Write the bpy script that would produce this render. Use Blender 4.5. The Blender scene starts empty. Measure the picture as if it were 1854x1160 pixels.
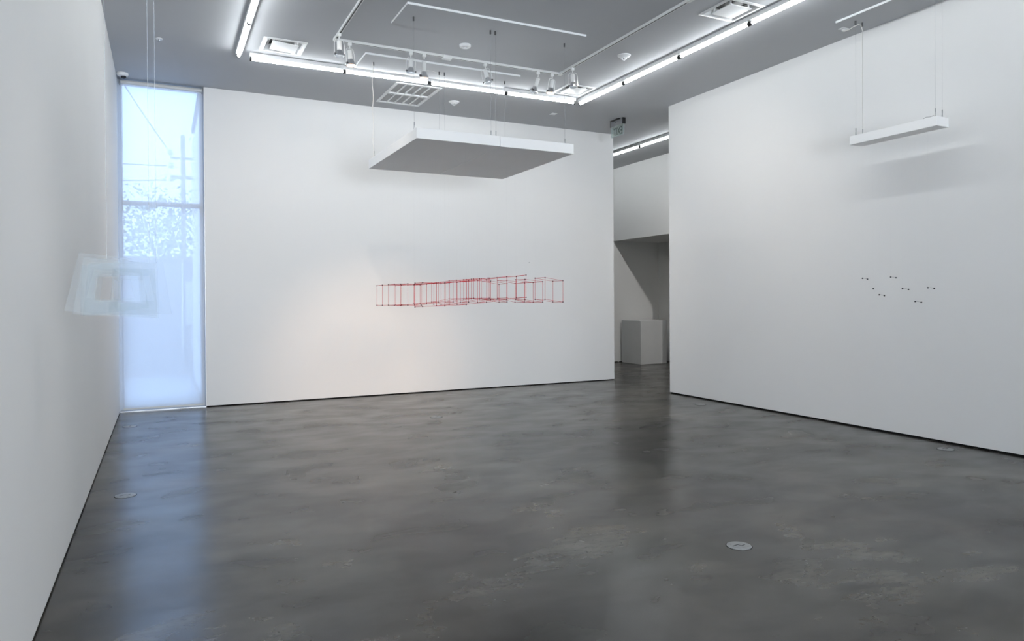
# White-cube gallery: hanging panels, red thread boxes, strip lights, tall corner window
import bpy, bmesh, math, random
from mathutils import Vector, Matrix
R = math.radians
PI = math.pi
scn = bpy.context.scene
COL = scn.collection
random.seed(4)
V = Vector

SKY = 3.2
EXPO = 1.37
DAY = 430
WARM, NEU, COOL = (1, .72, .53), (1, .90, .80), (1, .96, .92)
SPOTS_AND_FILLS = [((2.13, 8.80, 4.50), (2.4, 11.6, 1.4), 45, 130, WARM), ((3.09, 8.83, 4.48), (3.0, 11.6, 1.8), 165, 130, WARM), ((4.96, 8.80, 4.50), (5.4, 11.6, 1.5), 55, 130, NEU),
         ((1.93, 7.2, 4.65), (1.2, 11.6, .8), 42, 100, NEU), ((5.1, 8.3, 4.60), (7.0, 11.6, .8), 36, 80, NEU),  # both are fills without fixtures, added to brighten the back wall
         ((5.1, -.2, 4.65), (2.9, 11.6, .4), 280, 20, WARM), ((5.1, 1.0, 4.65), (3.0, 11.6, .4), 230, 21, WARM), ((3.9, -1.0, 4.65), (3.5, 11.6, .4), 280, 20, WARM),
         ((5.1, 6.6, 4.65), (7.6, 8.9, 1.2), 34, 110, NEU),  # fill without a fixture, added to lift the right wall's far corner
         ((1.93, 4.1, 4.65), (-.5, 4.1, 1.0), 26, 45, COOL), ((1.93, 2.6, 4.65), (7.4, 5.3, 1.9), 30, 40, COOL),
         ((8.9, 9.2, 4.65), (10.9, 14.0, .8), 105, 80, COOL)]  # unseen passage fill without a fixture, added to brighten plinth and alcove
CR, CU, CF = (0.897318, -0.441339, -0.006304), (0.008586, 0.003174, 0.999958), (0.4413, 0.897335, -0.006637)
# ---------------------------------------------------------------- helpers
class MB:
    def __init__(s):
        s.bm = bmesh.new()
    def box(s, x0, x1, y0, y1, z0, z1, m=None):
        v = [s.bm.verts.new((x, y, z)) for x in (x0, x1) for y in (y0, y1) for z in (z0, z1)]
        if m is not None:
            for a in v: a.co = m @ a.co
        for f in ((0, 1, 3, 2), (4, 6, 7, 5), (0, 4, 5, 1), (2, 3, 7, 6), (0, 2, 6, 4), (1, 5, 7, 3)):
            s.bm.faces.new([v[i] for i in f])
        return s
    def tube(s, a, b, r, n=8, r2=None, caps=True):
        a, b = V(a), V(b); d = (b - a).normalized()
        t = V((0, 0, 1)) if abs(d.z) < .9 else V((1, 0, 0))
        u = d.cross(t).normalized(); w = d.cross(u)
        r2 = r if r2 is None else r2
        A = []; B = []
        for i in range(n):
            c, q = math.cos(2 * PI * i / n), math.sin(2 * PI * i / n)
            A.append(s.bm.verts.new(a + (u * c + w * q) * r)); B.append(s.bm.verts.new(b + (u * c + w * q) * r2))
        for i in range(n):
            j = (i + 1) % n
            s.bm.faces.new((A[i], A[j], B[j], B[i]))
        if caps:
            s.bm.faces.new(A[::-1]); s.bm.faces.new(B)
        return s
    def path(s, pts, r, n=6):
        """one continuous tube through the points"""
        pts = [V(p) for p in pts]; rings = []
        u = None
        for i, p in enumerate(pts):
            d = (pts[min(i + 1, len(pts) - 1)] - pts[max(i - 1, 0)]).normalized()
            if u is None:
                t = V((0, 0, 1)) if abs(d.z) < .9 else V((1, 0, 0))
                u = d.cross(t).normalized()
            u = (u - d * u.dot(d)).normalized(); w = d.cross(u)
            rings.append([s.bm.verts.new(p + (u * math.cos(2 * PI * k / n) + w * math.sin(2 * PI * k / n)) * r) for k in range(n)])
        for A, B in zip(rings, rings[1:]):
            for i in range(n):
                j = (i + 1) % n
                s.bm.faces.new((A[i], A[j], B[j], B[i]))
        s.bm.faces.new(rings[0][::-1]); s.bm.faces.new(rings[-1])
        return s
    def lathe(s, prof, n=24, m=None):
        """profile of (radius, z) turned about z; both ends closed"""
        m = m or Matrix()
        rings = []
        for r, z in prof:
            if r < 1e-5: rings.append([s.bm.verts.new(m @ V((0, 0, z)))])
            else: rings.append([s.bm.verts.new(m @ V((r * math.cos(2 * PI * k / n), r * math.sin(2 * PI * k / n), z))) for k in range(n)])
        for A, B in zip(rings, rings[1:]):
            for i in range(n):
                j = (i + 1) % n
                if len(A) == 1 and len(B) == 1: continue
                if len(A) == 1: s.bm.faces.new((A[0], B[j], B[i]))
                elif len(B) == 1: s.bm.faces.new((A[i], A[j], B[0]))
                else: s.bm.faces.new((A[i], A[j], B[j], B[i]))
        return s
    def ball(s, c, r, seg=8):
        prof = [(r * math.sin(PI * k / (seg // 2 + 1)), -r * math.cos(PI * k / (seg // 2 + 1))) for k in range(seg // 2 + 2)]
        prof[0] = (0, -r); prof[-1] = (0, r)
        return s.lathe(prof, seg, Matrix.Translation(c))
    def quad(s, *p):
        s.bm.faces.new([s.bm.verts.new(q) for q in p]); return s
    def build(s, name, mat, parent=None, bevel=0, smooth=False, **props):
        bmesh.ops.recalc_face_normals(s.bm, faces=s.bm.faces)
        if bevel:
            bmesh.ops.bevel(s.bm, geom=list(s.bm.edges), offset=bevel, segments=2, affect='EDGES', profile=.5)
        me = bpy.data.meshes.new(name); s.bm.to_mesh(me); s.bm.free()
        if smooth:
            for p in me.polygons: p.use_smooth = True
            try: me.set_sharp_from_angle(angle=R(35))
            except Exception: pass
        me.materials.append(mat)
        o = bpy.data.objects.new(name, me); COL.objects.link(o)
        if parent: 
            o.parent = parent
            o.matrix_parent_inverse = Matrix()
        for k, v in props.items(): o[k] = v
        return o

def thing(name, label, cat, loc=(0, 0, 0), group=None):
    o = bpy.data.objects.new(name, None); COL.objects.link(o)
    o.empty_display_size = .1
    o.location = loc; o['label'] = label; o['category'] = cat
    if group: o['group'] = group
    return o
def tag(o, label, cat, group=None):
    o['label'] = label; o['category'] = cat
    if group: o['group'] = group
    return o
def structure(o):
    o['kind'] = 'structure'; return o
def copy_tree(root, loc=None, label=None, rot=None):
    r = root.copy(); COL.objects.link(r)
    def rec(src, dst):
        for ch in list(src.children):
            if ch == dst: continue
            c = ch.copy(); COL.objects.link(c); c.parent = dst; rec(ch, c)
    rec(root, r)
    if loc is not None: r.location = loc
    if rot is not None: r.rotation_euler = rot
    if label: r['label'] = label
    return r

# ---------------------------------------------------------------- materials
def mat(name, col, rough=.5, metal=0, spec=.5, **kw):
    m = bpy.data.materials.new(name); m.use_nodes = True
    b = m.node_tree.nodes['Principled BSDF']
    b.inputs['Base Color'].default_value = (*col, 1); b.inputs['Roughness'].default_value = rough
    b.inputs['Metallic'].default_value = metal; b.inputs['Specular IOR Level'].default_value = spec
    for k, v in kw.items(): b.inputs[k].default_value = v
    return m
def noisy(m, scale, amt, detail=4, bump=0, bscale=60):
    """small procedural variation of the base colour (and a fine bump)"""
    nt = m.node_tree; N = nt.nodes; L = nt.links; b = N['Principled BSDF']
    tc = N.new('ShaderNodeTexCoord'); no = N.new('ShaderNodeTexNoise')
    no.inputs['Scale'].default_value = scale; no.inputs['Detail'].default_value = detail
    L.new(tc.outputs['Object'], no.inputs['Vector'])
    c = b.inputs['Base Color'].default_value[:3]
    cr = N.new('ShaderNodeValToRGB')
    cr.color_ramp.elements[0].position = .3; cr.color_ramp.elements[1].position = .7
    cr.color_ramp.elements[0].color = (*[x * (1 - amt) for x in c], 1)
    cr.color_ramp.elements[1].color = (*[min(1, x * (1 + amt)) for x in c], 1)
    L.new(no.outputs['Fac'], cr.inputs['Fac']); L.new(cr.outputs['Color'], b.inputs['Base Color'])
    if bump:
        n2 = N.new('ShaderNodeTexNoise'); n2.inputs['Scale'].default_value = bscale
        L.new(tc.outputs['Object'], n2.inputs['Vector'])
        bp = N.new('ShaderNodeBump'); bp.inputs['Strength'].default_value = bump; bp.inputs['Distance'].default_value = .002
        L.new(n2.outputs['Fac'], bp.inputs['Height']); L.new(bp.outputs['Normal'], b.inputs['Normal'])
    return m
def emit(name, col, st):
    m = bpy.data.materials.new(name); m.use_nodes = True; nt = m.node_tree
    nt.nodes.remove(nt.nodes['Principled BSDF'])
    e = nt.nodes.new('ShaderNodeEmission'); e.inputs[0].default_value = (*col, 1); e.inputs[1].default_value = st
    nt.links.new(e.outputs[0], nt.nodes['Material Output'].inputs[0]); return m

TUBE = 12.5
M_wall = noisy(mat('white_wall_paint', (.80, .80, .79), .75, spec=.25), .7, .012, bump=.06, bscale=90)
M_ceil = noisy(mat('ceiling_paint', (.48, .49, .505), .8, spec=.2), .9, .015)
M_white = noisy(mat('white_enamel', (.80, .81, .81), .35), 3, .01)
M_slab = noisy(mat('white_panel_paint', (.91, .91, .90), .6, spec=.3), 1.5, .015)
M_lit_edge = mat('lit_edge_white', (.86, .88, .88), .45)
M_track = mat('track_white', (.72, .73, .72), .4)
M_slot = mat('dark_slot', (.02, .02, .022), .5)
M_black = mat('black_plastic', (.012, .013, .014), .45)
M_gap = mat('shadow_gap_black', (.012, .012, .013), .9, spec=.05)
M_steel = mat('steel', (.32, .33, .34), .35, 1)
M_darksteel = mat('dark_steel', (.10, .10, .105), .45, .6)
M_chrome = mat('silvered_glass', (.85, .87, .9), .12, 1)
M_alu = noisy(mat('brushed_aluminium', (.45, .46, .47), .4, .8), 20, .05)
M_plate = noisy(mat('worn_zinc', (.33, .34, .34), .45, .6), 30, .12)
M_cord = mat('white_cord', (.78, .76, .72), .5)
M_red = noisy(mat('red_thread', (.48, .010, .018), .6), 30, .15)
M_bead = mat('dark_magnet', (.05, .008, .012), .35, .3)
M_mag = mat('black_magnet', (.012, .013, .02), .35, .4)
M_rod = mat('fine_dark_wire', (.12, .12, .13), .5, .5)
M_grillepane = noisy(mat('perforated_grille', (.40, .40, .40), .7), 260, .25)
M_cable = mat('steel_cable', (.30, .31, .32), .5, .7)
M_blindbar = mat('blind_rail', (.62, .62, .60), .5)
M_frame = mat('window_frame_paint', (.55, .58, .62), .4)
M_plinth = noisy(mat('plinth_paint', (.72, .73, .73), .6), 2, .02)
M_tube = emit('fluorescent_glow', (.93, .975, 1.0), TUBE)
M_tube.cycles.emission_sampling = 'FRONT'
M_lampface = emit('halogen_lens_glow', (1.0, .62, .36), 1.6)
M_cool_lens = mat('silver_lens', (.75, .8, .84), .15, .6)

def floor_material():
    m = bpy.data.materials.new('polished_concrete'); m.use_nodes = True
    nt = m.node_tree; N = nt.nodes; L = nt.links; b = N['Principled BSDF']
    tc = N.new('ShaderNodeTexCoord')
    def noise(scale, detail, rough, dist=0, vec=None, stretch=None):
        n = N.new('ShaderNodeTexNoise'); n.inputs['Scale'].default_value = scale
        n.inputs['Detail'].default_value = detail; n.inputs['Roughness'].default_value = rough
        n.inputs['Distortion'].default_value = dist
        if stretch:
            mp = N.new('ShaderNodeMapping'); mp.inputs['Scale'].default_value = stretch[:3]
            mp.inputs['Rotation'].default_value = (0, 0, R(stretch[3]))
            L.new(tc.outputs['Object'], mp.inputs['Vector']); L.new(mp.outputs['Vector'], n.inputs['Vector'])
        else: L.new(tc.outputs['Object'], n.inputs['Vector'])
        return n.outputs['Fac']
    def ramp(f, stops):
        c = N.new('ShaderNodeValToRGB'); e = c.color_ramp.elements
        e[0].position, e[0].color = stops[0][0], (*stops[0][1], 1)
        e[1].position, e[1].color = stops[-1][0], (*stops[-1][1], 1)
        for p, q in stops[1:-1]:
            x = e.new(p); x.color = (*q, 1)
        L.new(f, c.inputs['Fac']); return c.outputs['Color']
    def mix(kind, fac, a, c):
        x = N.new('ShaderNodeMix'); x.data_type = 'RGBA'; x.blend_type = kind
        if isinstance(fac, (int, float)): x.inputs['Factor'].default_value = fac
        else: L.new(fac, x.inputs['Factor'])
        for s_, v in ((6, a), (7, c)):
            if isinstance(v, tuple): x.inputs[s_].default_value = (*v, 1)
            else: L.new(v, x.inputs[s_])
        return x.outputs[2]
    g = lambda v: (v, v, v)
    base = ramp(noise(.55, 5, .55, .4), [(.34, FLOOR_A), (.50, FLOOR_B), (.66, FLOOR_C)])
    big = ramp(noise(1.25, 7, .56, .35, stretch=(1, 1.5, 1, 20)), [(.34, g(.38)), (.5, g(1.0)), (.66, g(1.62))])
    c = mix('MULTIPLY', .9, base, big)
    trowel = ramp(noise(3.4, 6, .52, .25, stretch=(1, 2.2, 1, -10)), [(.30, g(.55)), (.5, g(1.0)), (.72, g(1.22))])
    c = mix('MULTIPLY', .8, c, trowel)
    fine = ramp(noise(17, 8, .66, .3, stretch=(1, 1.8, 1, 30)), [(.34, g(.60)), (.46, g(1.0)), (.7, g(1.08))])
    c = mix('MULTIPLY', .8, c, fine)
    # darker worn stains with their own outline
    stain = ramp(noise(1.7, 9, .62, .4, stretch=(1, 2.6, 1, 12)), [(.57, g(0)), (.66, g(1))])
    sm = N.new('ShaderNodeMath'); sm.operation = 'MULTIPLY'; sm.inputs[1].default_value = .8
    L.new(stain, sm.inputs[0])
    c = mix('MIX', sm.outputs[0], c, (.018, .018, .018))
    tint = ramp(noise(.8, 4, .5, .5), [(.35, (1.08, .99, .88)), (.65, (.97, 1.0, .98))])
    c = mix('MULTIPLY', 1, c, tint)
    L.new(c, b.inputs['Base Color'])
    def rng(f, a0, a1, o0, o1):
        r_ = N.new('ShaderNodeMapRange'); L.new(f, r_.inputs['Value'])
        for k_, v_ in (('From Min', a0), ('From Max', a1), ('To Min', o0), ('To Max', o1)): r_.inputs[k_].default_value = v_
        return r_.outputs[0]
    wear = noise(1.6, 5, .5, .3, stretch=(1, 1.6, 1, 8))
    L.new(rng(wear, .3, .7, .30, .18), b.inputs['Roughness'])
    L.new(rng(wear, .35, .65, .36, .50), b.inputs['Specular IOR Level'])
    return m
FLOOR_A, FLOOR_B, FLOOR_C = (.022, .021, .019), (.046, .044, .040), (.086, .082, .073)
M_floor = floor_material()

def blind_material():
    m = bpy.data.materials.new('roller_blind_fabric'); m.use_nodes = True
    nt = m.node_tree; N = nt.nodes; L = nt.links; N.remove(N['Principled BSDF'])
    tc = N.new('ShaderNodeTexCoord'); w = N.new('ShaderNodeTexNoise'); w.inputs['Scale'].default_value = 300
    L.new(tc.outputs['Object'], w.inputs['Vector'])
    cr = N.new('ShaderNodeValToRGB'); cr.color_ramp.elements[0].color = (.70, .69, .68, 1); cr.color_ramp.elements[1].color = (.78, .77, .76, 1)
    L.new(w.outputs['Fac'], cr.inputs['Fac'])
    tl = N.new('ShaderNodeBsdfTranslucent'); L.new(cr.outputs['Color'], tl.inputs['Color'])
    df = N.new('ShaderNodeBsdfDiffuse'); L.new(cr.outputs['Color'], df.inputs['Color'])
    tr = N.new('ShaderNodeBsdfTransparent')
    m1 = N.new('ShaderNodeMixShader'); m1.inputs[0].default_value = .5
    L.new(df.outputs[0], m1.inputs[1]); L.new(tl.outputs[0], m1.inputs[2])
    m2 = N.new('ShaderNodeMixShader'); m2.inputs[0].default_value = BLIND_OPEN
    L.new(m1.outputs[0], m2.inputs[1]); L.new(tr.outputs[0], m2.inputs[2])
    L.new(m2.outputs[0], N['Material Output'].inputs[0]); return m
BLIND_OPEN = .30
M_blind = blind_material()

def sheet_material(name, col, clear, gloss=.08, haze=None):
    """clear film / glass that light passes straight through, with a faint haze and a sheen"""
    m = bpy.data.materials.new(name); m.use_nodes = True
    nt = m.node_tree; N = nt.nodes; L = nt.links; N.remove(N['Principled BSDF'])
    tr = N.new('ShaderNodeBsdfTransparent'); tr.inputs[0].default_value = (*col, 1)
    gl = N.new('ShaderNodeBsdfGlossy'); gl.inputs['Roughness'].default_value = .08
    tl = N.new('ShaderNodeBsdfTranslucent'); df = N.new('ShaderNodeBsdfDiffuse')
    for q in (tl, df): q.inputs['Color'].default_value = (.82, .88, .93, 1)
    hz = N.new('ShaderNodeMixShader'); hz.inputs[0].default_value = .5
    L.new(df.outputs[0], hz.inputs[1]); L.new(tl.outputs[0], hz.inputs[2])
    a = N.new('ShaderNodeMixShader'); a.inputs[0].default_value = clear
    L.new(hz.outputs[0], a.inputs[1]); L.new(tr.outputs[0], a.inputs[2])
    fr = N.new('ShaderNodeFresnel'); fr.inputs[0].default_value = 1.3
    mu = N.new('ShaderNodeMath'); mu.operation = 'MULTIPLY'; mu.inputs[1].default_value = gloss * 8
    L.new(fr.outputs[0], mu.inputs[0])
    c = N.new('ShaderNodeMixShader'); L.new(mu.outputs[0], c.inputs[0])
    L.new(a.outputs[0], c.inputs[1]); L.new(gl.outputs[0], c.inputs[2])
    L.new(c.outputs[0], N['Material Output'].inputs[0]); return m
M_film = sheet_material('clear_acrylic_film', (.985, .995, 1.0), .915, .03)
M_glass = sheet_material('window_glass', (.96, .98, .99), 1.0, .06)
M_signglass = sheet_material('sign_acrylic', (.93, .985, .955), .93, .04)
M_signedge = sheet_material('sign_acrylic_edge', (.80, .95, .88), .45, .06)
M_thread = sheet_material('nylon_thread', (1, 1, 1), .93, .0)
M_line = sheet_material('mobile_line', (1, 1, 1), .72, .0)
M_signgreen = mat('sign_letter_green', (.03, .06, .045), .5)
M_foliage = noisy(mat('foliage', (.16, .26, .14), .8), 3, .4)
M_bark = noisy(mat('bark', (.14, .11, .09), .9), 6, .3)
M_yard = noisy(mat('pavement_outside', (.30, .32, .34), .9), 1.2, .15)
M_fence = noisy(mat('pale_stucco_outside', (.17, .17, .18), .9), 2, .04)
M_pole = noisy(mat('weathered_pole', (.20, .19, .19), .8), 8, .2)
M_meter = mat('grey_utility_box', (.55, .57, .58), .5)

# ---------------------------------------------------------------- room shell
XL, XR, YB, YR, XE, H = -.56, 7.646, 11.636, 9.55, 7.953, 4.808
YF = -8.0                  # front of the room, behind the camera
XW = 10.1                  # far side of the passage
YA = 14.8                  # end of the alcove
GAP = .016

f = MB().box(XL - .3, 12.2, YF - .3, YB + .2, -.12, 0).box(.584, 12.2, YB + .2, 16.6, -.12, 0).build('floor', M_floor); structure(f)

# ceiling with openings for the diffusers and the return grille
vents = [(1.135, 1.655, 9.085, 9.605), (5.465, 5.965, 9.16, 9.66), (5.475, 5.985, 5.80, 6.31), (3.12, 3.84, 10.165, 11.285)]
VI = .03
xs = sorted({XL - .3, .584, 12.2} | {v[0] + VI for v in vents} | {v[1] - VI for v in vents})
ys = sorted({YF - .3, YB + .2, 16.6} | {v[2] + VI for v in vents} | {v[3] - VI for v in vents})
c = MB(); vt = {}
def gv(x, y, z):
    k = (x, y, z)
    if k not in vt: vt[k] = c.bm.verts.new(k)
    return vt[k]
def hole(x, y): return (x < .584 and y > YB + .2) or any(v[0] < x < v[1] and v[2] < y < v[3] for v in vents)
T = .03
cells = {}
for i in range(len(xs) - 1):
    for j in range(len(ys) - 1):
        cells[i, j] = not hole((xs[i] + xs[i + 1]) / 2, (ys[j] + ys[j + 1]) / 2)
for (i, j), solid in cells.items():
    if not solid: continue
    a = (xs[i], ys[j]), (xs[i + 1], ys[j]), (xs[i + 1], ys[j + 1]), (xs[i], ys[j + 1])
    c.bm.faces.new([gv(x, y, H) for x, y in a]); c.bm.faces.new([gv(x, y, H + T) for x, y in a])
    for (di, dj), (p, q) in {(-1, 0): (0, 3), (1, 0): (1, 2), (0, -1): (0, 1), (0, 1): (3, 2)}.items():
        if not cells.get((i + di, j + dj), False):
            c.bm.faces.new([gv(*a[p], H), gv(*a[q], H), gv(*a[q], H + T), gv(*a[p], H + T)])
structure(c.build('ceiling', M_ceil))
structure(MB().box(XL - .3, 12.2, YF - .3, YB + .2, H + .35, H + .45).box(.584, 12.2, YB + .2, 16.6, H + .35, H + .45).build('trim_9', M_gap))   # roof deck above the ceiling void

structure(MB().box(XL - .25, XL, YF, YB + .2, GAP, H).build('wall_left', M_wall))
structure(MB().box(XL - .2, XL - .008, YF, YB, 0, GAP).build('baseboard_left', M_gap))
WX = .584
structure(MB().box(WX, XE, YB, YB + .28, GAP, H).build('wall_back', M_wall))
structure(MB().box(WX + .004, XE - .01, YB + .01, YB + .26, 0, GAP).build('baseboard_back', M_gap))
structure(MB().box(XR, XR + .28, YF, YR, GAP + .004, H).build('wall_right', M_wall))
structure(MB().box(XR + .01, XR + .26, YF, YR - .01, 0, GAP + .004).build('baseboard_right', M_gap))
# passage and alcove
HB = 3.02
structure(MB().box(XW, XW + .14, 12.0, 16.6, HB, H).box(XW, XW + .14, YA, 16.6, GAP, HB).box(XW, XW + .14, 4, 12.0, GAP, H).build('wall_passage', M_wall))
structure(MB().box(XW + .14, 11.52, YA, YA + .14, 0, HB + .1).build('wall_alcove_side', M_wall))
structure(MB().box(11.50, 11.64, 12.0, YA, 0, HB + .1).build('wall_alcove_back', M_wall))
structure(MB().box(XW + .14, 11.64, 11.86, 12.0, 0, HB + .1).build('wall_alcove_near', M_wall))
structure(MB().box(XW + .14, 11.64, 12.0, YA, HB, HB + .1).build('trim_1', M_wall))
structure(MB().box(XW + .01, XW + .12, YA, 16.6, 0, GAP).build('baseboard_passage', M_gap))
structure(MB().box(XW + .15, 11.49, YA - .004, YA - .001, 0, .014).build('baseboard_alcove', M_gap))
structure(MB().box(WX, XW, 16.4, 16.6, 0, H).build('wall_far', M_wall))
structure(MB().box(WX, WX + .2, YB + .28, 16.4, 0, H).build('wall_store', M_wall))
structure(MB().box(XR + .28, XW, 4, 4.2, 0, H).build('wall_passage_end', M_wall))
# front wall with a shop window, behind the camera
FX0, FX1, FZ = -.2, 3.4, 3.2
structure(MB().box(XL, FX0, YF - .2, YF, 0, H).box(FX1, XR + .28, YF - .2, YF, 0, H).box(FX0, FX1, YF - .2, YF, FZ, H).build('wall_front', M_wall))
structure(MB().box(4.3, 4.44, YF, -2.6, 0, H).build('wall_light_block', M_wall))  # unseen blocker added to keep front daylight off the near right wall
fw = MB()
for x in (FX0, FX0 + 1.77, FX1 - .06): fw.box(x, x + .06, YF - .15, YF - .06, 0, FZ)
fw.box(FX0, FX1, YF - .15, YF - .06, 0, .08).box(FX0, FX1, YF - .15, YF - .06, FZ - .06, FZ)
wf = structure(fw.build('window_2', M_frame))
MB().box(FX0 + .01, FX1 - .01, YF - .11, YF - .104, .08, FZ - .06).build('glass_pane', M_glass, wf)

# tall window in the left corner
w1 = structure(MB().box(XL, XL + .062, YB + .10, YB + .17, 0, H).box(WX - .065, WX, YB + .10, YB + .17, 0, H)
    .box(XL + .062, WX - .065, YB + .10, YB + .17, 3.0, 3.065).box(XL + .062, WX - .065, YB + .10, YB + .17, 0, .07)
    .box(XL + .062, WX - .065, YB + .10, YB + .17, 4.74, H).build('window_1', M_frame))
MB().box(XL + .062, WX - .065, YB + .13, YB + .136, 3.065, 4.74).build('glass_pane', M_glass, w1)
MB().box(XL + .062, WX - .065, YB + .13, YB + .136, .07, 3.0).build('glass_pane', M_glass, w1)
structure(MB().box(XL, WX, YB + .02, YB + .10, 0, .012).build('trim_2', M_alu))       # metal sill track
structure(MB().box(XL, XL + .004, YB - .004, YB + .10, .012, H).build('trim_3', M_frame))
structure(MB().box(WX - .006, WX - .001, YB + .0, YB + .10, .012, H).build('trim_4', M_alu))

bl = thing('roller_blind', 'translucent white roller blind drawn down over the tall corner window', 'roller blind', (0, YB + .03, 0))
YBL = 0
MB().box(-.512, .556, -.001, .001, .05, 4.735).build('blind_fabric', M_blind, bl)
t = MB().lathe([(0, 0), (.028, 0), (.028, 1.075), (0, 1.075)], 20, Matrix.Translation((-.515, .0, 4.758)) @ Matrix.Rotation(PI / 2, 4, 'Y'))
t.build('roller_tube', M_blindbar, bl, smooth=True)
MB().box(-.518, .56, -.006, .006, .028, .052).build('bottom_rail', M_blindbar, bl, bevel=.002)
for x in (-.53, .562): MB().box(x - .004, x + .006, -.03, .03, 4.715, 4.80).build('bracket', M_steel, bl)

# ---------------------------------------------------------------- outside the corner window
structure(MB().box(-14, 16, YB + .9, 60, -.35, -.15).build('trim_5', M_yard))
ow = tag(MB().box(-9, 9, 18.2, 18.4, -.2, 2.55).box(-9.02, 9.02, 18.16, 18.44, 2.55, 2.62).build('boundary_wall', M_fence), 'pale bluish wall filling the lower half of the view through the blind', 'wall')
def tree(x, y, h, r, seed, label):
    rnd = random.Random(seed)
    t = thing('tree', label, 'tree', (x, y, -.15), 'trees beyond the corner window')
    tr = MB().tube((0, 0, 0), (.1, 0, h * .5), .16, 10, .09)
    tips = []
    for k in range(9):
        a = k * 2.4; e = V((math.cos(a) * r * .6, math.sin(a) * r * .6, h * (.55 + .045 * k)))
        tr.tube((.08, 0, h * (.35 + .02 * k)), e, .05, 6, .02); tips.append(e)
    tr.build('trunk', M_bark, t, smooth=True)
    lf = MB()
    for e in tips:
        for k in range(150):
            p = e + V((rnd.gauss(0, .33), rnd.gauss(0, .33), rnd.gauss(0, .3))) * r
            u = V((rnd.uniform(-1, 1), rnd.uniform(-1, 1), rnd.uniform(-1, 1))).normalized()
            w = u.cross(V((rnd.uniform(-1, 1), rnd.uniform(-1, 1), .3))).normalized(); s = rnd.uniform(.07, .15)
            lf.quad(p - u * s, p + w * s * .5, p + u * s, p - w * s * .5)
    lf.build('foliage', M_foliage, t)
tree(-3.6, 25, 5.6, 1.5, 1, 'leafy tree at the left of the view through the upper pane')
tree(-.2, 33, 6.2, 1.8, 2, 'low leafy tree in the middle of the view, just above the boundary wall')
tree(3.0, 26, 8.6, 1.6, 3, 'tall leafy tree at the right of the view behind the utility pole')
up = thing('utility_pole', 'utility pole with crossarm seen faintly through the upper window pane', 'utility pole', (.52, 20.6, -.15))
MB().tube((0, 0, 0), (0, 0, 6.1), .07, 12, .055).build('pole', M_pole, up, smooth=True)
MB().box(-.30, .30, -.03, .03, 5.46, 5.52).build('crossarm', M_pole, up); MB().box(-.30, .3, -.05, .05, 4.95, 5.03).build('crossarm', M_pole, up)
for k, x in enumerate((-.3, -.3, -.3)):
    MB().lathe([(0, 0), (.055, .0), (.075, .05), (.045, .09), (.06, .13), (0, .16)], 12, Matrix.Translation((x + .02 * k, 0, 5.56 - .34 * k))).build('insulator', M_meter, up, smooth=True)
wr = thing('overhead_wires', 'overhead wires running left from the utility pole', 'wires', (0, 20.6, 0))
for (x0, z0, x1, z1) in ((.12, 5.62, -1.4, 8.1), (.13, 5.12, -4, 5.22), (.13, 4.75, -4, 4.62)):
    MB().path([(x0 + (x1 - x0) * k / 8, 0, z0 + (z1 - z0) * k / 8 - .25 * (k / 8) * (1 - k / 8)) for k in range(9)], .018, 6).build('wire', M_pole, wr)
mb_ = thing('meter_box', 'pale electrical boxes on the boundary wall outside the window', 'electrical box', (.62, 18.14, 0))
MB().box(-.13, .13, -.10, .06, 1.05, 2.05).build('cabinet', M_meter, mb_, bevel=.01)
MB().tube((-.20, -.03, .5), (-.20, -.03, 2.5), .025, 8).build('conduit', M_meter, mb_)
MB().box(-.02, .2, -.10, .06, .45, .98).build('lower_cabinet', M_meter, mb_, bevel=.01)

# ---------------------------------------------------------------- fluorescent strip lights
LF = 1.236; ZT = 4.733
def make_fixture():
    t = thing('fluorescent_fixture', 'bare tube strip light', 'strip light', (0, 0, H), 'fluorescent strip lights on the ceiling')
    h = MB().box(-.038, .038, -LF / 2 + .002, LF / 2 - .002, -.052, 0)
    h.build('housing', M_white, t, bevel=.003)
    MB().path([(0, -LF / 2 + .030 + (LF - .06) * k_ / 12, ZT - H) for k_ in range(13)], .018, 8).build('tube', M_tube, t, smooth=True)
    for s in (-1, 1):
        y = s * (LF / 2 - .018)
        MB().box(-.013, .013, y - .009, y + .009, -.062, -.050).lathe([(0, -.012), (.026, -.012), (.026, .012), (0, .012)], 14,
            Matrix.Translation((0, y, ZT - H)) @ Matrix.Rotation(PI / 2, 4, 'X')).build('socket', M_black, t)  # black colour paints in the sockets' dark silhouette against the tube glare
    return t
fx = []
back_x = [(1.056 + 2.262) / 2, (2.262 + 3.498) / 2, (3.498 + 4.733) / 2, (4.733 + 5.957) / 2]
fl = ['back row strip light at its left end, beside the left ceiling diffuser', 'back row strip light second from the left, above the return grille',
      'back row strip light above the middle of the hanging square panel', 'back row strip light at its right end, under the right rear diffuser']
first = None
def place(x, y, rz, label):
    global first
    if first is None:
        first = make_fixture(); o = first
    else: o = copy_tree(first)
    o.location = (x, y, H); o.rotation_euler = (0, 0, rz); o['label'] = label
    return o
for x, l in zip(back_x, fl): place(x, 9.79, PI / 2, l)
rl = ['right row strip light farthest from the camera, meeting the back row corner', 'right row strip light second from the corner, beside the dome detector',
      'right row strip light beside the large near diffuser', 'right row strip light cut by the top edge of the photo']
for k in range(9):
    place(6.07, 9.83 - .62 - k * 1.24, 0, rl[k] if k < 4 else 'right row strip light on the ceiling near the front of the room')
ll = ['left row strip light at the end nearest the window', 'left row strip light cut by the top edge of the photo']
for k in range(8):
    place(.905, 9.75 - .62 - k * 1.22, 0, ll[k] if k < 2 else 'left row strip light on the ceiling near the front of the room')
pl = ['strip light in the passage seen left of the tube joint', 'strip light in the passage seen right of the tube joint']
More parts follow.
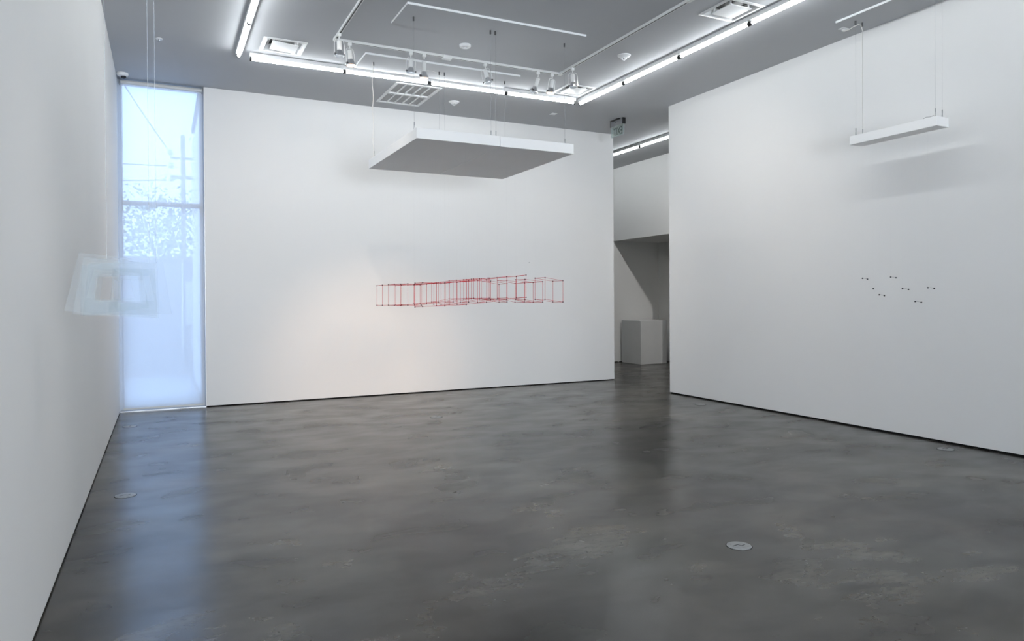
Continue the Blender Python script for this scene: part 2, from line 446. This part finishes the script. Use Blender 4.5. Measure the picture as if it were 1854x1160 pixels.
for k in range(5):
    o = place(8.90, 12.04 + .62 - k * 1.24 if k < 2 else 12.04 + .62 + (k - 1) * 1.24 if k < 4 else 12.04 + .62 - 2 * 1.24, 0, pl[k] if k < 2 else 'strip light deeper in the passage beyond the visible pair')

# ---------------------------------------------------------------- ceiling hardware
def diffuser(v, label, loose=False):
    x0, x1, y0, y1 = v; w = (x1 - x0) / 2; cx, cy = (x0 + x1) / 2, (y0 + y1) / 2; d = (y1 - y0) / 2
    t = thing('ceiling_diffuser', label, 'air diffuser', (cx, cy, H), 'square ceiling air diffusers')
    fr = MB(); prof = [(1.0, .0), (1.0, -.006), (.86, -.010), (.80, .0), (.70, .045), (.58, .06)]
    rings = []
    for s_, z in prof: rings.append([fr.bm.verts.new((sx * w * s_, sy * d * s_, z)) for sx, sy in ((-1, -1), (1, -1), (1, 1), (-1, 1))])
    for A, B in zip(rings, rings[1:]):
        for i in range(4): fr.bm.faces.new((A[i], A[(i + 1) % 4], B[(i + 1) % 4], B[i]))
    fr.build('frame', M_white, t)
    MB().box(-w * .60, w * .60, -d * .60, d * .60, .058, .16).build('duct_neck', M_black, t)
    rot = Matrix.Translation((.012 if loose else 0, 0, 0)) @ Matrix.Rotation(R(4 if loose else 0), 4, 'Y')
    MB().box(-w * .60, w * .60, -d * .60, d * .60, -.018, -.008, rot).build('face_plate', M_white, t, bevel=.003)
    for a, b in ((-1, -1), (1, -1), (1, 1), (-1, 1)):
        MB().box(a * w * .5 - .012, a * w * .5 + .012, b * d * .5 - .003, b * d * .5 + .003, -.012, .06).build('bracket', M_white, t)
    return t
diffuser(vents[0], 'square ceiling diffuser left of the back row, its plate slightly dropped', True)
diffuser(vents[1], 'square ceiling diffuser in the corner where the two light rows meet')
diffuser(vents[2], 'square ceiling diffuser nearest the camera, at the top edge of the photo')
x0, x1, y0, y1 = vents[3]
g = thing('return_grille', 'large two row return air grille on the ceiling behind the back row', 'air grille', ((x0 + x1) / 2, (y0 + y1) / 2, H))
w, d = (x1 - x0) / 2, (y1 - y0) / 2
fr = MB().box(-w, -w + .045, -d, d, -.012, .004).box(w - .045, w, -d, d, -.012, .004).box(-w + .045, w - .045, -d, -d + .045, -.012, .004).box(-w + .045, w - .045, d - .045, d, -.012, .004)
fr.build('frame', M_white, g)
MB().box(-w + .045, w - .045, -.03, .03, -.016, .004).build('centre_hinge', M_white, g)
cw = (2 * w - .09) / 5
for k in range(1, 5):
    x = -w + .045 + cw * k
    for yy in ((-d + .045, -.03), (.03, d - .045)):
        MB().box(x - .011, x + .011, yy[0], yy[1], -.010, .004).build('bar', M_white, g)
for yy in ((-d + .045, -.03), (.03, d - .045)):
    MB().box(-w + .045, w - .045, yy[0], yy[1], .005, .01).build('perforated_panel', M_grillepane, g)
for sx in (-.72, .72): MB().box(w * sx - .012, w * sx + .012, -.012, .012, -.024, -.016).build('latch', M_chrome, g)

def disc(name, x, y, prof, material, label, cat, extra=None, group=None):
    t = thing(name, label, cat, (x, y, H), group)
    MB().lathe([(0, 0)] + prof + [(0, prof[-1][1])], 32).build('housing', material, t, smooth=True)
    if extra: MB().lathe([(0, extra[0][1])] + extra + [(0, extra[-1][1])], 20).build('sensor', extra_m, t, smooth=True)
    return t
extra_m = M_chrome
disc('smoke_detector', 3.455, 8.322, [(.072, 0), (.072, -.022), (.062, -.034), (.045, -.036)], M_white, 'round white smoke detector on the ceiling above the hanging square panel', 'smoke detector', [(.028, -.036), (.024, -.040)])
disc('ceiling_sensor', 5.504, 7.788, [(.088, 0), (.085, -.012), (.058, -.026), (.040, -.040)], M_white, 'round domed sensor on the ceiling left of the right light row', 'sensor', [(.034, -.040), (.030, -.052), (.012, -.062)], 'domed ceiling sensors')
disc('ceiling_sensor', 4.281, 10.793, [(.088, 0), (.085, -.012), (.058, -.026), (.040, -.040)], M_white, 'round domed sensor on the ceiling right of the return grille', 'sensor', [(.034, -.040), (.030, -.052), (.012, -.062)], 'domed ceiling sensors')
sp = thing('sprinkler_plate', 'small oval sprinkler cover left of the left light row', 'sprinkler', (-.008, 9.72, H))
MB().lathe([(0, 0), (.042, 0), (.040, -.006), (0, -.007)], 24).build('cover', M_white, sp, smooth=True)
MB().lathe([(0, -.007), (.010, -.007), (.007, -.03), (.018, -.032), (0, -.034)], 12).build('deflector', M_steel, sp, smooth=True)
tag(MB().box(6.075, 6.175, 10.727, 10.827, H - .008, H).build('blank_plate', M_white, bevel=.002), 'small square blank plate on the ceiling near the exit sign', 'cover plate')
jb = thing('junction_box', 'small square junction box tucked behind the back light row', 'junction box', (2.315, 9.655, H))
MB().box(-.06, .06, -.06, .06, -.008, 0).build('plate', M_white, jb, bevel=.002)
MB().box(-.035, .035, -.035, .035, -.035, -.008).build('cover', M_white, jb, bevel=.004)
# security camera
sc = thing('dome_camera', 'white dome security camera on the ceiling above the corner window', 'security camera', (-.475, 11.40, H))
MB().lathe([(0, 0), (.072, 0), (.074, -.02), (.062, -.042), (.045, -.050), (0, -.050)], 28).build('housing', M_white, sc, smooth=True)
MB().lathe([(0, -.045), (.034, -.046), (.036, -.058), (.025, -.075), (0, -.083)], 20, Matrix.Translation((.012, -.012, 0))).build('lens_dome', M_black, sc, smooth=True)

# boards screwed to the ceiling that carry the cables
def board(x0, x1, y0, y1, label, z=.024):
    bd_ = MB().box(x0, x1, y0, y1, H - z, H).build('mounting_board', M_ceil)
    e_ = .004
    MB().box(x0 - e_, x0 - .0005, y0 - e_, y1, H - z, H).box(x0 - .0005, x1, y0 - e_, y0 - .0005, H - z, H).build('lit_edge', M_lit_edge, bd_)  # white strips paint in the light caught by near and left edges
    return tag(bd_, label, 'ceiling board', 'ceiling boards that carry the cables')
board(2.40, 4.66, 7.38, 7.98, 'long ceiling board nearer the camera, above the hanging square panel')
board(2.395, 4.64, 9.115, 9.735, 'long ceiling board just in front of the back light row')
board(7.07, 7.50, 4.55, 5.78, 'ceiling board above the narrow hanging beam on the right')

# ---------------------------------------------------------------- track lighting
tr = thing('lighting_track', 'U shaped white lighting track fixed to the ceiling', 'lighting track', (0, 0, H))
def rail(name, a, b, horiz):
    m = MB(); sl = MB()
    hw = .018
    if horiz:
        m.box(a[0], b[0], a[1] - hw, a[1] - .009, -.03, 0).box(a[0], b[0], a[1] + .009, a[1] + hw, -.03, 0)
        sl.box(a[0], b[0], a[1] - .009, a[1] + .009, -.029, -.001)
    else:
        m.box(a[0] - hw, a[0] - .007, a[1], b[1], -.03, 0).box(a[0] + .009, a[0] + hw, a[1], b[1], -.03, 0)
        sl.box(a[0] - .009, a[0] + .009, a[1], b[1], -.029, -.001)
    o = m.build('rail', M_track, tr); sl.build('slot', M_slot, o); return o
TX0, TX1, TY = 1.93, 5.105, 8.79
rail('rail', (TX0, TY), (TX1, TY), True)
rail('rail', (TX0, -2.5), (TX0, TY - .018), False)
rail('rail', (TX1, -2.5), (TX1, TY - .018), False)
MB().box(TX1 - .024, TX1 + .024, 5.9, 6.05, -.034, 0).build('joiner', M_track, tr, bevel=.003)
MB().box(3.33, 3.45, TY - .035, TY + .035, -.052, -.002).build('feed_box', M_track, tr, bevel=.004)
MB().box(TX0 - .024, TX0 + .024, TY - .07, TY + .024, -.034, 0).build('corner_joiner', M_track, tr, bevel=.003)
MB().box(TX1 - .024, TX1 + .024, TY - .07, TY + .024, -.034, 0).build('corner_joiner', M_track, tr, bevel=.003)

def spot(x, y, aim, label, lit=False, L=.165, yoke=True, rz=0):
    """track spotlight: adapter, stem, wire yoke, long socket neck and a flared reflector lamp aimed along aim"""
    t = thing('track_spotlight', label, 'spotlight', (x, y, H), 'track spotlights under the ceiling')
    MB().box(-.022, .022, -.016, .016, -.065, -.028).build('adapter', M_track, t, bevel=.004)
    MB().tube((0, 0, -.065), (0, 0, -.095), .007, 10).build('stem', M_track, t)
    a = V(aim).normalized(); piv = V((0, 0, -.12)) 
    q = V((0, 0, -1)).rotation_difference(a).to_matrix().to_4x4()
    m = Matrix.Translation(piv) @ q @ Matrix.Rotation(rz, 4, 'Z')
    n = MB().lathe([(0, 0), (.024, 0), (.029, -.008), (.029, -L * .62), (.034, -L * .66), (0, -L * .66)], 20, m)
    n.build('socket_neck', M_track, t, smooth=True)
    o = MB().lathe([(.030, -L * .62), (.034, -L * .70), (.054, -L * .92), (.060, -L * 1.0), (.060, -L * 1.06), (.052, -L * 1.06), (.03, -L * .75)], 24, m)
    rf = o.build('reflector', M_chrome, t, smooth=True)
    MB().lathe([(0, -L * 1.04), (.053, -L * 1.04), (.050, -L * 1.10), (.03, -L * 1.15), (0, -L * 1.17)], 24, m).build('lens', M_lampface if lit else M_cool_lens, rf, smooth=True)
    for sgn in (-1, 1):
        MB().box(sgn * .060 - .010, sgn * .060 + .010, -.012, .012, -L * .99, -L * .89, m).build('clip', M_darksteel, rf)
    if yoke:
        for sgn in (-1, 1):
            pts = [V((0, 0, .015)), V((sgn * .035, 0, .022)), V((sgn * .058, 0, .002)), V((sgn * .066, 0, -.04)), V((sgn * .067, 0, -L * .9))]
            MB().path([m @ p for p in pts], .0035, 6).build('yoke_wire', M_track, t)
    return t
spot(TX0 - .01, 8.535, (.03, .05, -1), 'track spotlight at the left corner of the track', rz=.3)
spot(2.108, TY, (.08, .02, -1), 'warm lit track spotlight, second from the left', True, .175, rz=.5)
spot(2.895, TY, (0, .02, -1), 'third track spotlight from the left, pointing straight down', rz=.1)
spot(3.075, TY, (.02, .12, -1), 'slim track spotlight left of the feed box', True, .20, yoke=False, rz=.4)
spot(3.942, TY, (.22, -.15, -1), 'track spotlight right of the feed box, turned toward the room', rz=-.7)
spot(4.755, TY, (-.28, .25, -1), 'track spotlight tilted left, before the right corner of the track', False, .19, rz=.9)
spot(4.98, TY, (-.12, .10, -1), 'warm lit track spotlight nearest the right corner', True, .17, rz=.3)
spot(TX1, 8.44, (.05, 0, -1), 'track spotlight on the right leg of the track', rz=-.3)

# ---------------------------------------------------------------- the large hanging square panel
PX0, PX1, PY0, PY1, PZ0, PZ1 = 2.545, 4.575, 7.545, 9.585, 3.388, 3.508
pn = thing('hanging_panel', 'large square white panel hung flat from the ceiling by thin cables', 'hanging panel', (3.56, 8.565, PZ0))
def loc(p, o): return (p[0] - o[0], p[1] - o[1], p[2] - o[2])
O = (3.56, 8.565, PZ0)
sx = 3.570
MB().box(PX0 - O[0], sx - .002 - O[0], PY0 - O[1], PY1 - O[1], 0, PZ1 - PZ0).build('panel_half', M_slab, pn, bevel=.003)
MB().box(sx + .002 - O[0], PX1 - O[0], PY0 - O[1], PY1 - O[1], -.003, PZ1 - PZ0 - .003).build('panel_half', M_slab, pn, bevel=.003)
def cable(root, o, x, y, zb, zt, r=.0012, m=None):
    p = lambda z: (x - o[0], y - o[1], z - o[2])
    root = MB().tube(p(zb + .06), p(zt - .03), r, 6).build('cable', m or M_cable, root)
    MB().tube(p(zt - .045), p(zt), .010, 12).build('ceiling_anchor', M_darksteel, root)
    g = MB().tube(p(zb + .055), p(zb + .09), .0055, 10).tube(p(zb), p(zb + .014), .008, 10)
    g.tube((x - o[0] - .008, y - o[1], zb + .014 - o[2]), (x - o[0] - .004, y - o[1], zb + .055 - o[2]), .0025, 6)
    g.tube((x - o[0] + .008, y - o[1], zb + .014 - o[2]), (x - o[0] + .004, y - o[1], zb + .055 - o[2]), .0025, 6)
    g.build('cable_grip', M_steel, root)
for x in (2.568, 3.519, 3.583, 4.534): cable(pn, O, x, 7.69, PZ1, H - .0245)
for x in (2.57, 3.507, 3.583, 4.523): cable(pn, O, x, 9.395, PZ1, H - .0245)
rnd = random.Random(2)
pts = [(2.556 + .006 * math.sin(k * .9) - O[0], 9.385 - O[1], H - .03 - (H - .03 - PZ1 - .01) * k / 24 - O[2]) for k in range(25)]
MB().path(pts, .0042, 6).build('power_cord', M_cord, pn)
# thin loose wire between two of the far anchors, along the board
MB().path([(3.25 - O[0], 9.40 - O[1], H - .026 - O[2]), (3.40 - O[0], 9.39 - O[1], H - .030 - O[2]), (3.50 - O[0], 9.395 - O[1], H - .045 - O[2]), (3.54 - O[0], 9.395 - O[1], H - .055 - O[2]), (3.58 - O[0], 9.395 - O[1], H - .045 - O[2])], .0018, 6).build('loose_wire', M_cord, pn)

# ---------------------------------------------------------------- red thread boxes
FRAMES = [[[2673,9676,1793],[2671,9675,1522],[2674,9408,1796],[2672,9407,1523]],[[2680,9140,1798],[2678,9140,1526],[2679,8873,1798],[2677,8873,1526]],[[2945,9686,1794],[2942,9685,1523],[2947,9417,1795],[2945,9417,1527]],[[2744,8804,1796],[2741,8803,1522],[2750,8533,1797],[2748,8532,1526]],[[3097,9611,1801],[3095,9610,1528],[3097,9344,1800],[3095,9343,1537]],[[2977,8953,1798],[2975,8952,1525],[2978,8685,1797],[2976,8684,1526]],[[2774,8322,1800],[2771,8321,1507],[2779,8052,1798],[2776,8051,1516]],[[3173,9574,1805],[3171,9573,1536],[3174,9306,1799],[3172,9305,1537]],[[3222,9172,1807],[3219,9171,1537],[3227,8902,1808],[3224,8901,1534]],[[3397,9464,1829],[3395,9463,1562],[3398,9196,1825],[3395,9195,1562]],[[3010,8206,1799],[3007,8205,1521],[3015,7935,1795],[3013,7934,1521]],[[3244,8677,1802],[3242,8676,1532],[3253,8405,1807],[3250,8405,1534]],[[3563,9365,1830],[3560,9364,1562],[3575,9091,1837],[3572,9090,1562]],[[3619,9355,1858],[3617,9354,1605],[3622,9086,1861],[3620,9085,1602]],[[3248,8127,1808],[3246,8126,1537],[3256,7856,1807],[3253,7855,1534]],[[3508,8664,1832],[3506,8663,1558],[3513,8395,1832],[3511,8394,1562]],[[3801,9266,1874],[3799,9265,1600],[3807,8995,1874],[3804,8995,1604]],[[3836,9248,1875],[3834,9248,1612],[3832,8983,1876],[3830,8982,1613]],[[3506,8094,1830],[3504,8093,1558],[3509,7825,1832],[3507,7824,1560]],[[3760,8612,1869],[3758,8611,1599],[3763,8343,1867],[3761,8342,1594]],[[3999,9099,1885],[3996,9099,1613],[4001,8831,1883],[3999,8830,1612]],[[4044,9146,1846],[4042,9145,1595],[4043,8879,1845],[4041,8878,1589]],[[3765,8073,1865],[3763,8072,1598],[3769,7803,1870],[3767,7802,1593]],[[4234,9052,1859],[4232,9052,1611],[4243,8781,1852],[4241,8780,1615]],[[4247,9046,1806],[4245,9045,1553],[4244,8780,1809],[4242,8779,1558]],[[4449,8946,1816],[4447,8946,1552],[4458,8675,1818],[4456,8674,1557]],[[4348,8719,1861],[4346,8718,1590],[4352,8450,1860],[4349,8449,1587]],[[4027,8062,1882],[4025,8061,1611],[4029,7794,1892],[4027,7793,1618]],[[4579,8650,1822],[4577,8649,1552],[4582,8381,1828],[4580,8380,1554]],[[4315,8096,1864],[4313,8095,1591],[4315,7829,1864],[4312,7828,1592]],[[4609,8151,1828],[4607,8150,1556],[4606,7885,1828],[4604,7884,1556]]]
LINKS = [(0,2),(1,3),(1,4),(2,7),(3,5),(4,8),(5,9),(6,10),(7,9),(8,12),(9,13),(10,14),(11,15),(12,16),(13,17),(14,18),(15,19),(16,20),(17,21),(18,22),(19,22),(20,22),(21,24),(22,27),(23,25),(25,28),(26,28),(29,30)]

q = lambda p: V((p[0] / 1000, p[1] / 1000, p[2] / 1000))
O2 = V((3.56, 8.565, 1.5))
rd = thing('red_thread_sculpture', 'red wireframe boxes with dark bead corners floating before the back wall', 'sculpture', O2)
bead0 = None
def seg(m, a, b, r=.0025): m.tube(a, b, r, 5)
for fr_ in FRAMES:
    A, B, C2, D = [q(p) - O2 for p in fr_]       # far top, far bottom, near top, near bottom
    o = MB()
    for a, b in ((A, B), (C2, D), (A, C2), (B, D)): seg(o, a, b)
    fo = o.build('thread_frame', M_red, rd)
    for p in (A, B, C2, D):
        if bead0 is None:
            bead0 = MB().ball((0, 0, 0), .0085, 8).build('bead', M_bead, fo, smooth=True); bd = bead0
        else:
            bd = bead0.copy(); COL.objects.link(bd); bd.parent = fo
        bd.location = p
for i, j in LINKS:
    for k in range(4):
        o = MB(); seg(o, q(FRAMES[i][k]) - O2, q(FRAMES[j][k]) - O2, .0018)
        o.build('lower_thread' if k % 2 else 'upper_thread', M_red, rd)
th = MB()
for fr_ in FRAMES:
    for k in (0, 2):
        p = q(fr_[k])
        if PX0 + .01 < p.x < PX1 - .01 and PY0 + .01 < p.y < PY1 - .01:
            th.tube(p - O2, V((p.x, p.y, PZ0 - .0005)) - O2, .0002, 3)
th.build('nylon_thread', M_thread, rd)['kind'] = 'stuff'

# ---------------------------------------------------------------- the narrow hanging beam
BX0, BX1, BY0, BY1, BZ0, BZ1 = 7.168, 7.368, 4.645, 5.675, 3.357, 3.457
O3 = (7.268, 5.16, BZ0)
bm_ = thing('hanging_beam', 'narrow white beam hung by thin cables before the right wall', 'hanging beam', O3)
MB().box(BX0 - O3[0], BX1 - O3[0], BY0 - O3[1], BY1 - O3[1], 0, BZ1 - BZ0).build('beam_body', M_slab, bm_, bevel=.003)
for x, y in ((7.216, 5.63), (7.332, 5.63), (7.216, 4.69), (7.332, 4.69)): cable(bm_, O3, x, y, BZ1, H - .0245, .0010)
c = [(7.322, 5.638, H - .02)] 
pts = [(7.335, 5.90, H - .02), (7.325, 5.86, H - .045), (7.32, 5.80, H - .05), (7.322, 5.74, H - .035), (7.325, 5.68, H - .03), (7.327, 5.645, H - .05)]
pts += [(7.338 + .004 * math.sin(k * 1.1), 5.635, H - .06 - (H - .06 - BZ1 - .012) * k / 22) for k in range(1, 23)]
MB().path([loc(p, O3) for p in pts], .004, 6).build('power_cord', M_cord, bm_)
MB().path([loc(p, O3) for p in ((7.21, 4.70, BZ1 + .02), (7.2, 4.74, BZ1 + .012), (7.19, 4.77, BZ1 + .016), (7.185, 4.80, BZ1 + .003))], .002, 5).build('loose_wire', M_darksteel, bm_)
oc = thing('ceiling_outlet', 'small square outlet plate on the ceiling feeding the narrow beam', 'outlet', (7.355, 5.895, H))
MB().box(-.055, .055, -.04, .04, -.006, 0).build('plate', M_white, oc, bevel=.002)
MB().box(-.022, .022, -.02, .02, -.032, -.006).build('plug', M_white, oc, bevel=.006)

# ---------------------------------------------------------------- black magnets under the beam
XM = 7.27
pairs = [((5.590, 1.811), (5.528, 1.800), 'pair of black magnets farthest left under the narrow beam'),
         ((5.236, 1.815), (5.172, 1.806), 'topmost pair of black magnets under the narrow beam'),
         ((5.096, 1.686), (5.026, 1.675), 'pair of black magnets in the middle of the cluster'),
         ((5.377, 1.620), (5.315, 1.609), 'pair of black magnets low on the left, below the single one'),
         ((4.808, 1.690), (4.740, 1.681), 'pair of black magnets farthest right in the cluster'),
         ((4.950, 1.544), (4.882, 1.535), 'lowest pair of black magnets in the cluster')]
for a, b, l in pairs:
    A = V((XM, a[0], a[1])); B = V((XM, b[0], b[1]))
    t = thing('magnet_pair', l, 'magnets', (A + B) / 2, 'black magnet pairs hanging below the narrow beam')
    Cc = (A + B) / 2
    MB().path([A - Cc, (A - Cc) * .3 + V((0, 0, .0035)), (B - Cc) * .4 + V((0, 0, .0025)), B - Cc], .0014, 6).build('wire', M_rod, t)
    for P_ in (A, B): MB().lathe([(0, -.0085), (.008, -.006), (.0088, 0), (.008, .006), (0, .0085)], 12, Matrix.Translation(P_ - Cc)).build('magnet', M_mag, t, smooth=True)
    MB().tube(A - Cc, V((XM, a[0], BZ0)) - Cc, .00015, 3).build('nylon_thread', M_thread, t)
P_ = V((XM, 5.453, 1.689))
t = thing('single_magnet', 'single black magnet without a partner, left of the middle pair', 'magnet', P_)
MB().lathe([(0, -.0085), (.008, -.006), (.0088, 0), (.008, .006), (0, .0085)], 12).build('magnet', M_mag, t, smooth=True)
MB().tube((0, 0, 0), (0, 0, BZ0 - 1.689), .00015, 3).build('nylon_thread', M_thread, t)

# ---------------------------------------------------------------- clear film mobile near the left wall
MO = V((-.195, 4.2, 1.68))
mo = thing('clear_film_mobile', 'nested clear film frames hanging by thin lines before the corner window', 'mobile', MO)
def film(w, h, bw, yaw, tilt, off, t_=.0012):
    m = Matrix.Translation(V(off)) @ Matrix.Rotation(R(yaw), 4, 'Z') @ Matrix.Rotation(R(tilt), 4, 'Y')
    w /= 2; h /= 2
    # the plate widens toward the foot like the photographed outline
    o = MB(); k = 1.2
    out = [(-w, h), (w, h), (w * k, -h), (-w * k, -h)]; iw, ih = w - bw, h - bw
    inn = [(-iw, ih), (iw, ih), (iw * k, -ih), (-iw * k, -ih)]
    F_, B_ = [], []
    for y, st in ((-t_, F_), (t_, B_)):
        for x, z in out + inn: st.append(o.bm.verts.new(m @ V((x, y, z))))
    for i in range(4):
        j = (i + 1) % 4
        o.bm.faces.new((F_[i], F_[j], F_[4 + j], F_[4 + i])); o.bm.faces.new((B_[i], B_[4 + i], B_[4 + j], B_[j]))
        o.bm.faces.new((F_[i], B_[i], B_[j], F_[j])); o.bm.faces.new((F_[4 + i], F_[4 + j], B_[4 + j], B_[4 + i]))
    return o.build('film_frame', M_film, mo)
film(.36, .30, .075, -4, 6, (-.02, .0, .0))
film(.33, .29, .075, 14, 4, (-.01, .02, -.012))
film(.37, .27, .07, -22, -1, (.03, -.02, -.015))
film(.30, .25, .065, 32, -5, (-.03, .03, -.01))
film(.26, .24, .06, -42, 3, (.06, .0, -.03))
film(.22, .20, .05, 84, 5, (-.02, .02, -.02))
MB().path([(.12, 0, .11), (-.02, 0, .145), (-.10, .0, .13)], .0016, 6).build('spreader', M_film, mo)
for x in (.135, .168):
    MB().tube((x, 0, .12), (x, 0, H - MO.z), .0016, 6).build('nylon_line', M_line, mo)
MB().tube((-.06, 0, .13), (-.06, 0, H - MO.z), .0009, 6).build('nylon_line', M_line, mo)

# ---------------------------------------------------------------- exit sign
ex = thing('exit_sign', 'edge lit clear EXIT sign under the ceiling beside the passage', 'exit sign', (7.385, 10.66, H))
MB().box(-.028, .028, -.178, .18, -.108, 0).build('housing', M_alu, ex, bevel=.002)
MB().box(-.030, .030, -.206, -.178, -.108, 0).build('end_cap', M_black, ex, bevel=.002)
MB().box(-.030, .030, .18, .19, -.108, 0).build('end_cap', M_black, ex)
MB().box(-.075, -.030, -.12, .13, -.012, 0).build('canopy_plate', M_black, ex)
MB().box(-.003, .003, -.185, .185, -.285, -.108).build('clear_panel', M_signglass, ex)
MB().box(-.0042, .0042, -.192, -.186, -.285, -.108).box(-.0042, .0042, .186, .192, -.285, -.108).box(-.0042, .0042, -.186, .186, -.290, -.2855).build('panel_edge', M_signedge, ex)
for y in (-.04, .02): MB().tube((-.028, y, -.045), (-.031, y, -.045), .006, 10).build('screw', M_black, ex)
cu = bpy.data.curves.new('exit_lettering', 'FONT'); cu.body = 'EXIT'; cu.size = .19; cu.align_x = 'CENTER'; cu.extrude = .0012
cu.space_character = 1.12; cu.offset = .004
to = bpy.data.objects.new('tmp_text', cu); COL.objects.link(to)
dg = bpy.context.evaluated_depsgraph_get(); dg.update()
me = bpy.data.meshes.new_from_object(to.evaluated_get(dg)); me.name = 'exit_lettering'
bpy.data.objects.remove(to)
mx = [v.co.x for v in me.vertices]; my = [v.co.y for v in me.vertices]
wx, wy = max(mx) - min(mx), max(my) - min(my); x_0, y_0 = (max(mx) + min(mx)) / 2, min(my)
for v in me.vertices:   # reads from the passage side (+X): its left is toward -Y
    v.co = V((.0052 + v.co.z, (v.co.x - x_0) / wx * .27, (v.co.y - y_0) / wy * .138 - .270))
me.materials.clear(); me.materials.append(M_signgreen)
lo = bpy.data.objects.new('exit_lettering', me); COL.objects.link(lo); lo.parent = ex

# ---------------------------------------------------------------- plinth in the alcove
tag(MB().box(10.262, 11.035, 13.90, 14.685, .004, 1.058).build('plinth', M_plinth, bevel=.004), 'white square display plinth standing in the alcove', 'plinth')

# ---------------------------------------------------------------- round floor plates
def plate(x, y, label, rz):
    t = thing('floor_outlet_cover', label, 'floor outlet', (x, y, 0), 'round metal floor outlet covers')
    MB().lathe([(0, 0), (.083, 0), (.083, .0005), (0, .0005)], 32).build('recess_ring', M_gap, t)
    MB().lathe([(0, .0006), (.078, .0006), (.078, .0035), (.072, .005), (0, .005)], 32).build('rim', M_plate, t, smooth=True)
    MB().lathe([(0, .0052), (.056, .0052), (.055, .0066), (0, .0066)], 28).build('lid', M_plate, t, smooth=True)
    MB().box(-.045, .002, .006, .014, .0067, .0074).box(-.002, .035, -.022, -.014, .0067, .0074).box(-.003, .004, -.02, .012, .0067, .0074).build('slot', M_black, t)
    t.rotation_euler = (0, 0, rz); return t
for i, (x, y, l) in enumerate(((3.319, 3.458, 'round floor outlet cover in the open floor nearest the camera'), (-.287, 6.653, 'round floor outlet cover at the left, beside the window reflection'),
    (3.325, 9.11, 'round floor outlet cover under the hanging square panel'), (-.387, 10.295, 'round floor outlet cover just in front of the corner window'),
    (7.219, 8.307, 'round floor outlet cover beside the near end of the passage'), (7.332, 4.663, 'round floor outlet cover near the foot of the right wall'))):
    if i == 0: p0 = plate(x, y, l, R(10))
    else: copy_tree(p0, (x, y, 0), l, (0, 0, R(40 * i)))

tag(MB().lathe([(0, 0), (.008, 0), (.008, .004), (0, .005)], 12, Matrix.Translation((6.08, YB, 2.268)) @ Matrix.Rotation(PI / 2, 4, 'X')).build('wall_pin', M_alu), 'tiny pale pin in the back wall, above right of the red boxes', 'pin')

# ---------------------------------------------------------------- lights
def spotlight(pos, target, power, angle, col=(1, .72, .5), rad=.02, blend=1, name='spot_or_fill_lamp'):
    l = bpy.data.lights.new(name, 'SPOT'); l.energy = power; l.spot_size = R(angle); l.spot_blend = blend; l.color = col; l.shadow_soft_size = rad
    o = bpy.data.objects.new(name, l); COL.objects.link(o); o.location = pos
    o.rotation_euler = (V(target) - V(pos)).to_track_quat('-Z', 'Y').to_euler(); return o
for P0, T0, pw, an, cc in SPOTS_AND_FILLS: spotlight(P0, T0, pw, an, cc)
def portal(x0, x1, z0, z1, y, flip):
    l = bpy.data.lights.new('daylight_portal', 'AREA'); l.shape = 'RECTANGLE'; l.size = x1 - x0; l.size_y = z1 - z0
    o = bpy.data.objects.new('daylight_portal', l); COL.objects.link(o); o.location = ((x0 + x1) / 2, y, (z0 + z1) / 2)
    o.rotation_euler = (PI / 2, 0, PI if flip else 0)     # default points to +Y (into the room from the front)
    l.cycles.is_portal = True
dl = bpy.data.lights.new('window_daylight_fill', 'AREA'); dl.shape = 'RECTANGLE'; dl.size = FX1 - FX0; dl.size_y = FZ - .1; dl.energy = DAY; dl.color = (1, .985, .965)  # added area lamp standing in for daylight through the unseen front window
do = bpy.data.objects.new('window_daylight_fill', dl); COL.objects.link(do); do.location = ((FX0 + FX1) / 2, YF - .3, FZ / 2); do.rotation_euler = (PI / 2, 0, 0)
portal(XL, WX, 0, H, YB + .19, True)

w = bpy.data.worlds.new('World'); scn.world = w; w.use_nodes = True
nt = w.node_tree; bg = nt.nodes['Background']
tc = nt.nodes.new('ShaderNodeTexCoord'); sp_ = nt.nodes.new('ShaderNodeSeparateXYZ'); cr = nt.nodes.new('ShaderNodeValToRGB')
nt.links.new(tc.outputs['Generated'], sp_.inputs[0]); nt.links.new(sp_.outputs['Z'], cr.inputs[0]); nt.links.new(cr.outputs[0], bg.inputs[0])
e = cr.color_ramp.elements
e[0].position = 0; e[0].color = (.38, .58, 1, 1); e[1].position = .6; e[1].color = (.43, .635, 1, 1)
bg.inputs[1].default_value = SKY

# ---------------------------------------------------------------- camera
cd = bpy.data.cameras.new('camera'); co = bpy.data.objects.new('camera', cd); COL.objects.link(co)
cd.sensor_width = 36; cd.lens = 24.993; cd.shift_y = -.01655; cd.clip_start = .05; cd.clip_end = 200
right, up, fwd = V(CR), V(CU), V(CF)
m = Matrix((( right.x, up.x, -fwd.x, 0), (right.y, up.y, -fwd.y, 0), (right.z, up.z, -fwd.z, 1.6), (0, 0, 0, 1)))
co.matrix_world = m
scn.camera = co

scn.view_settings.view_transform = 'Standard'; scn.view_settings.look = 'None'
scn.view_settings.exposure = EXPO; scn.view_settings.gamma = 1; scn.view_settings.use_curve_mapping = False
cy = scn.cycles
cy.max_bounces = 12; cy.diffuse_bounces = 7; cy.glossy_bounces = 4; cy.transparent_max_bounces = 24; cy.transmission_bounces = 8
cy.use_denoising = True;  cy.sample_clamp_indirect = 3; cy.caustics_reflective = False; cy.caustics_refractive = False
try: cy.use_light_tree = True
except Exception: pass
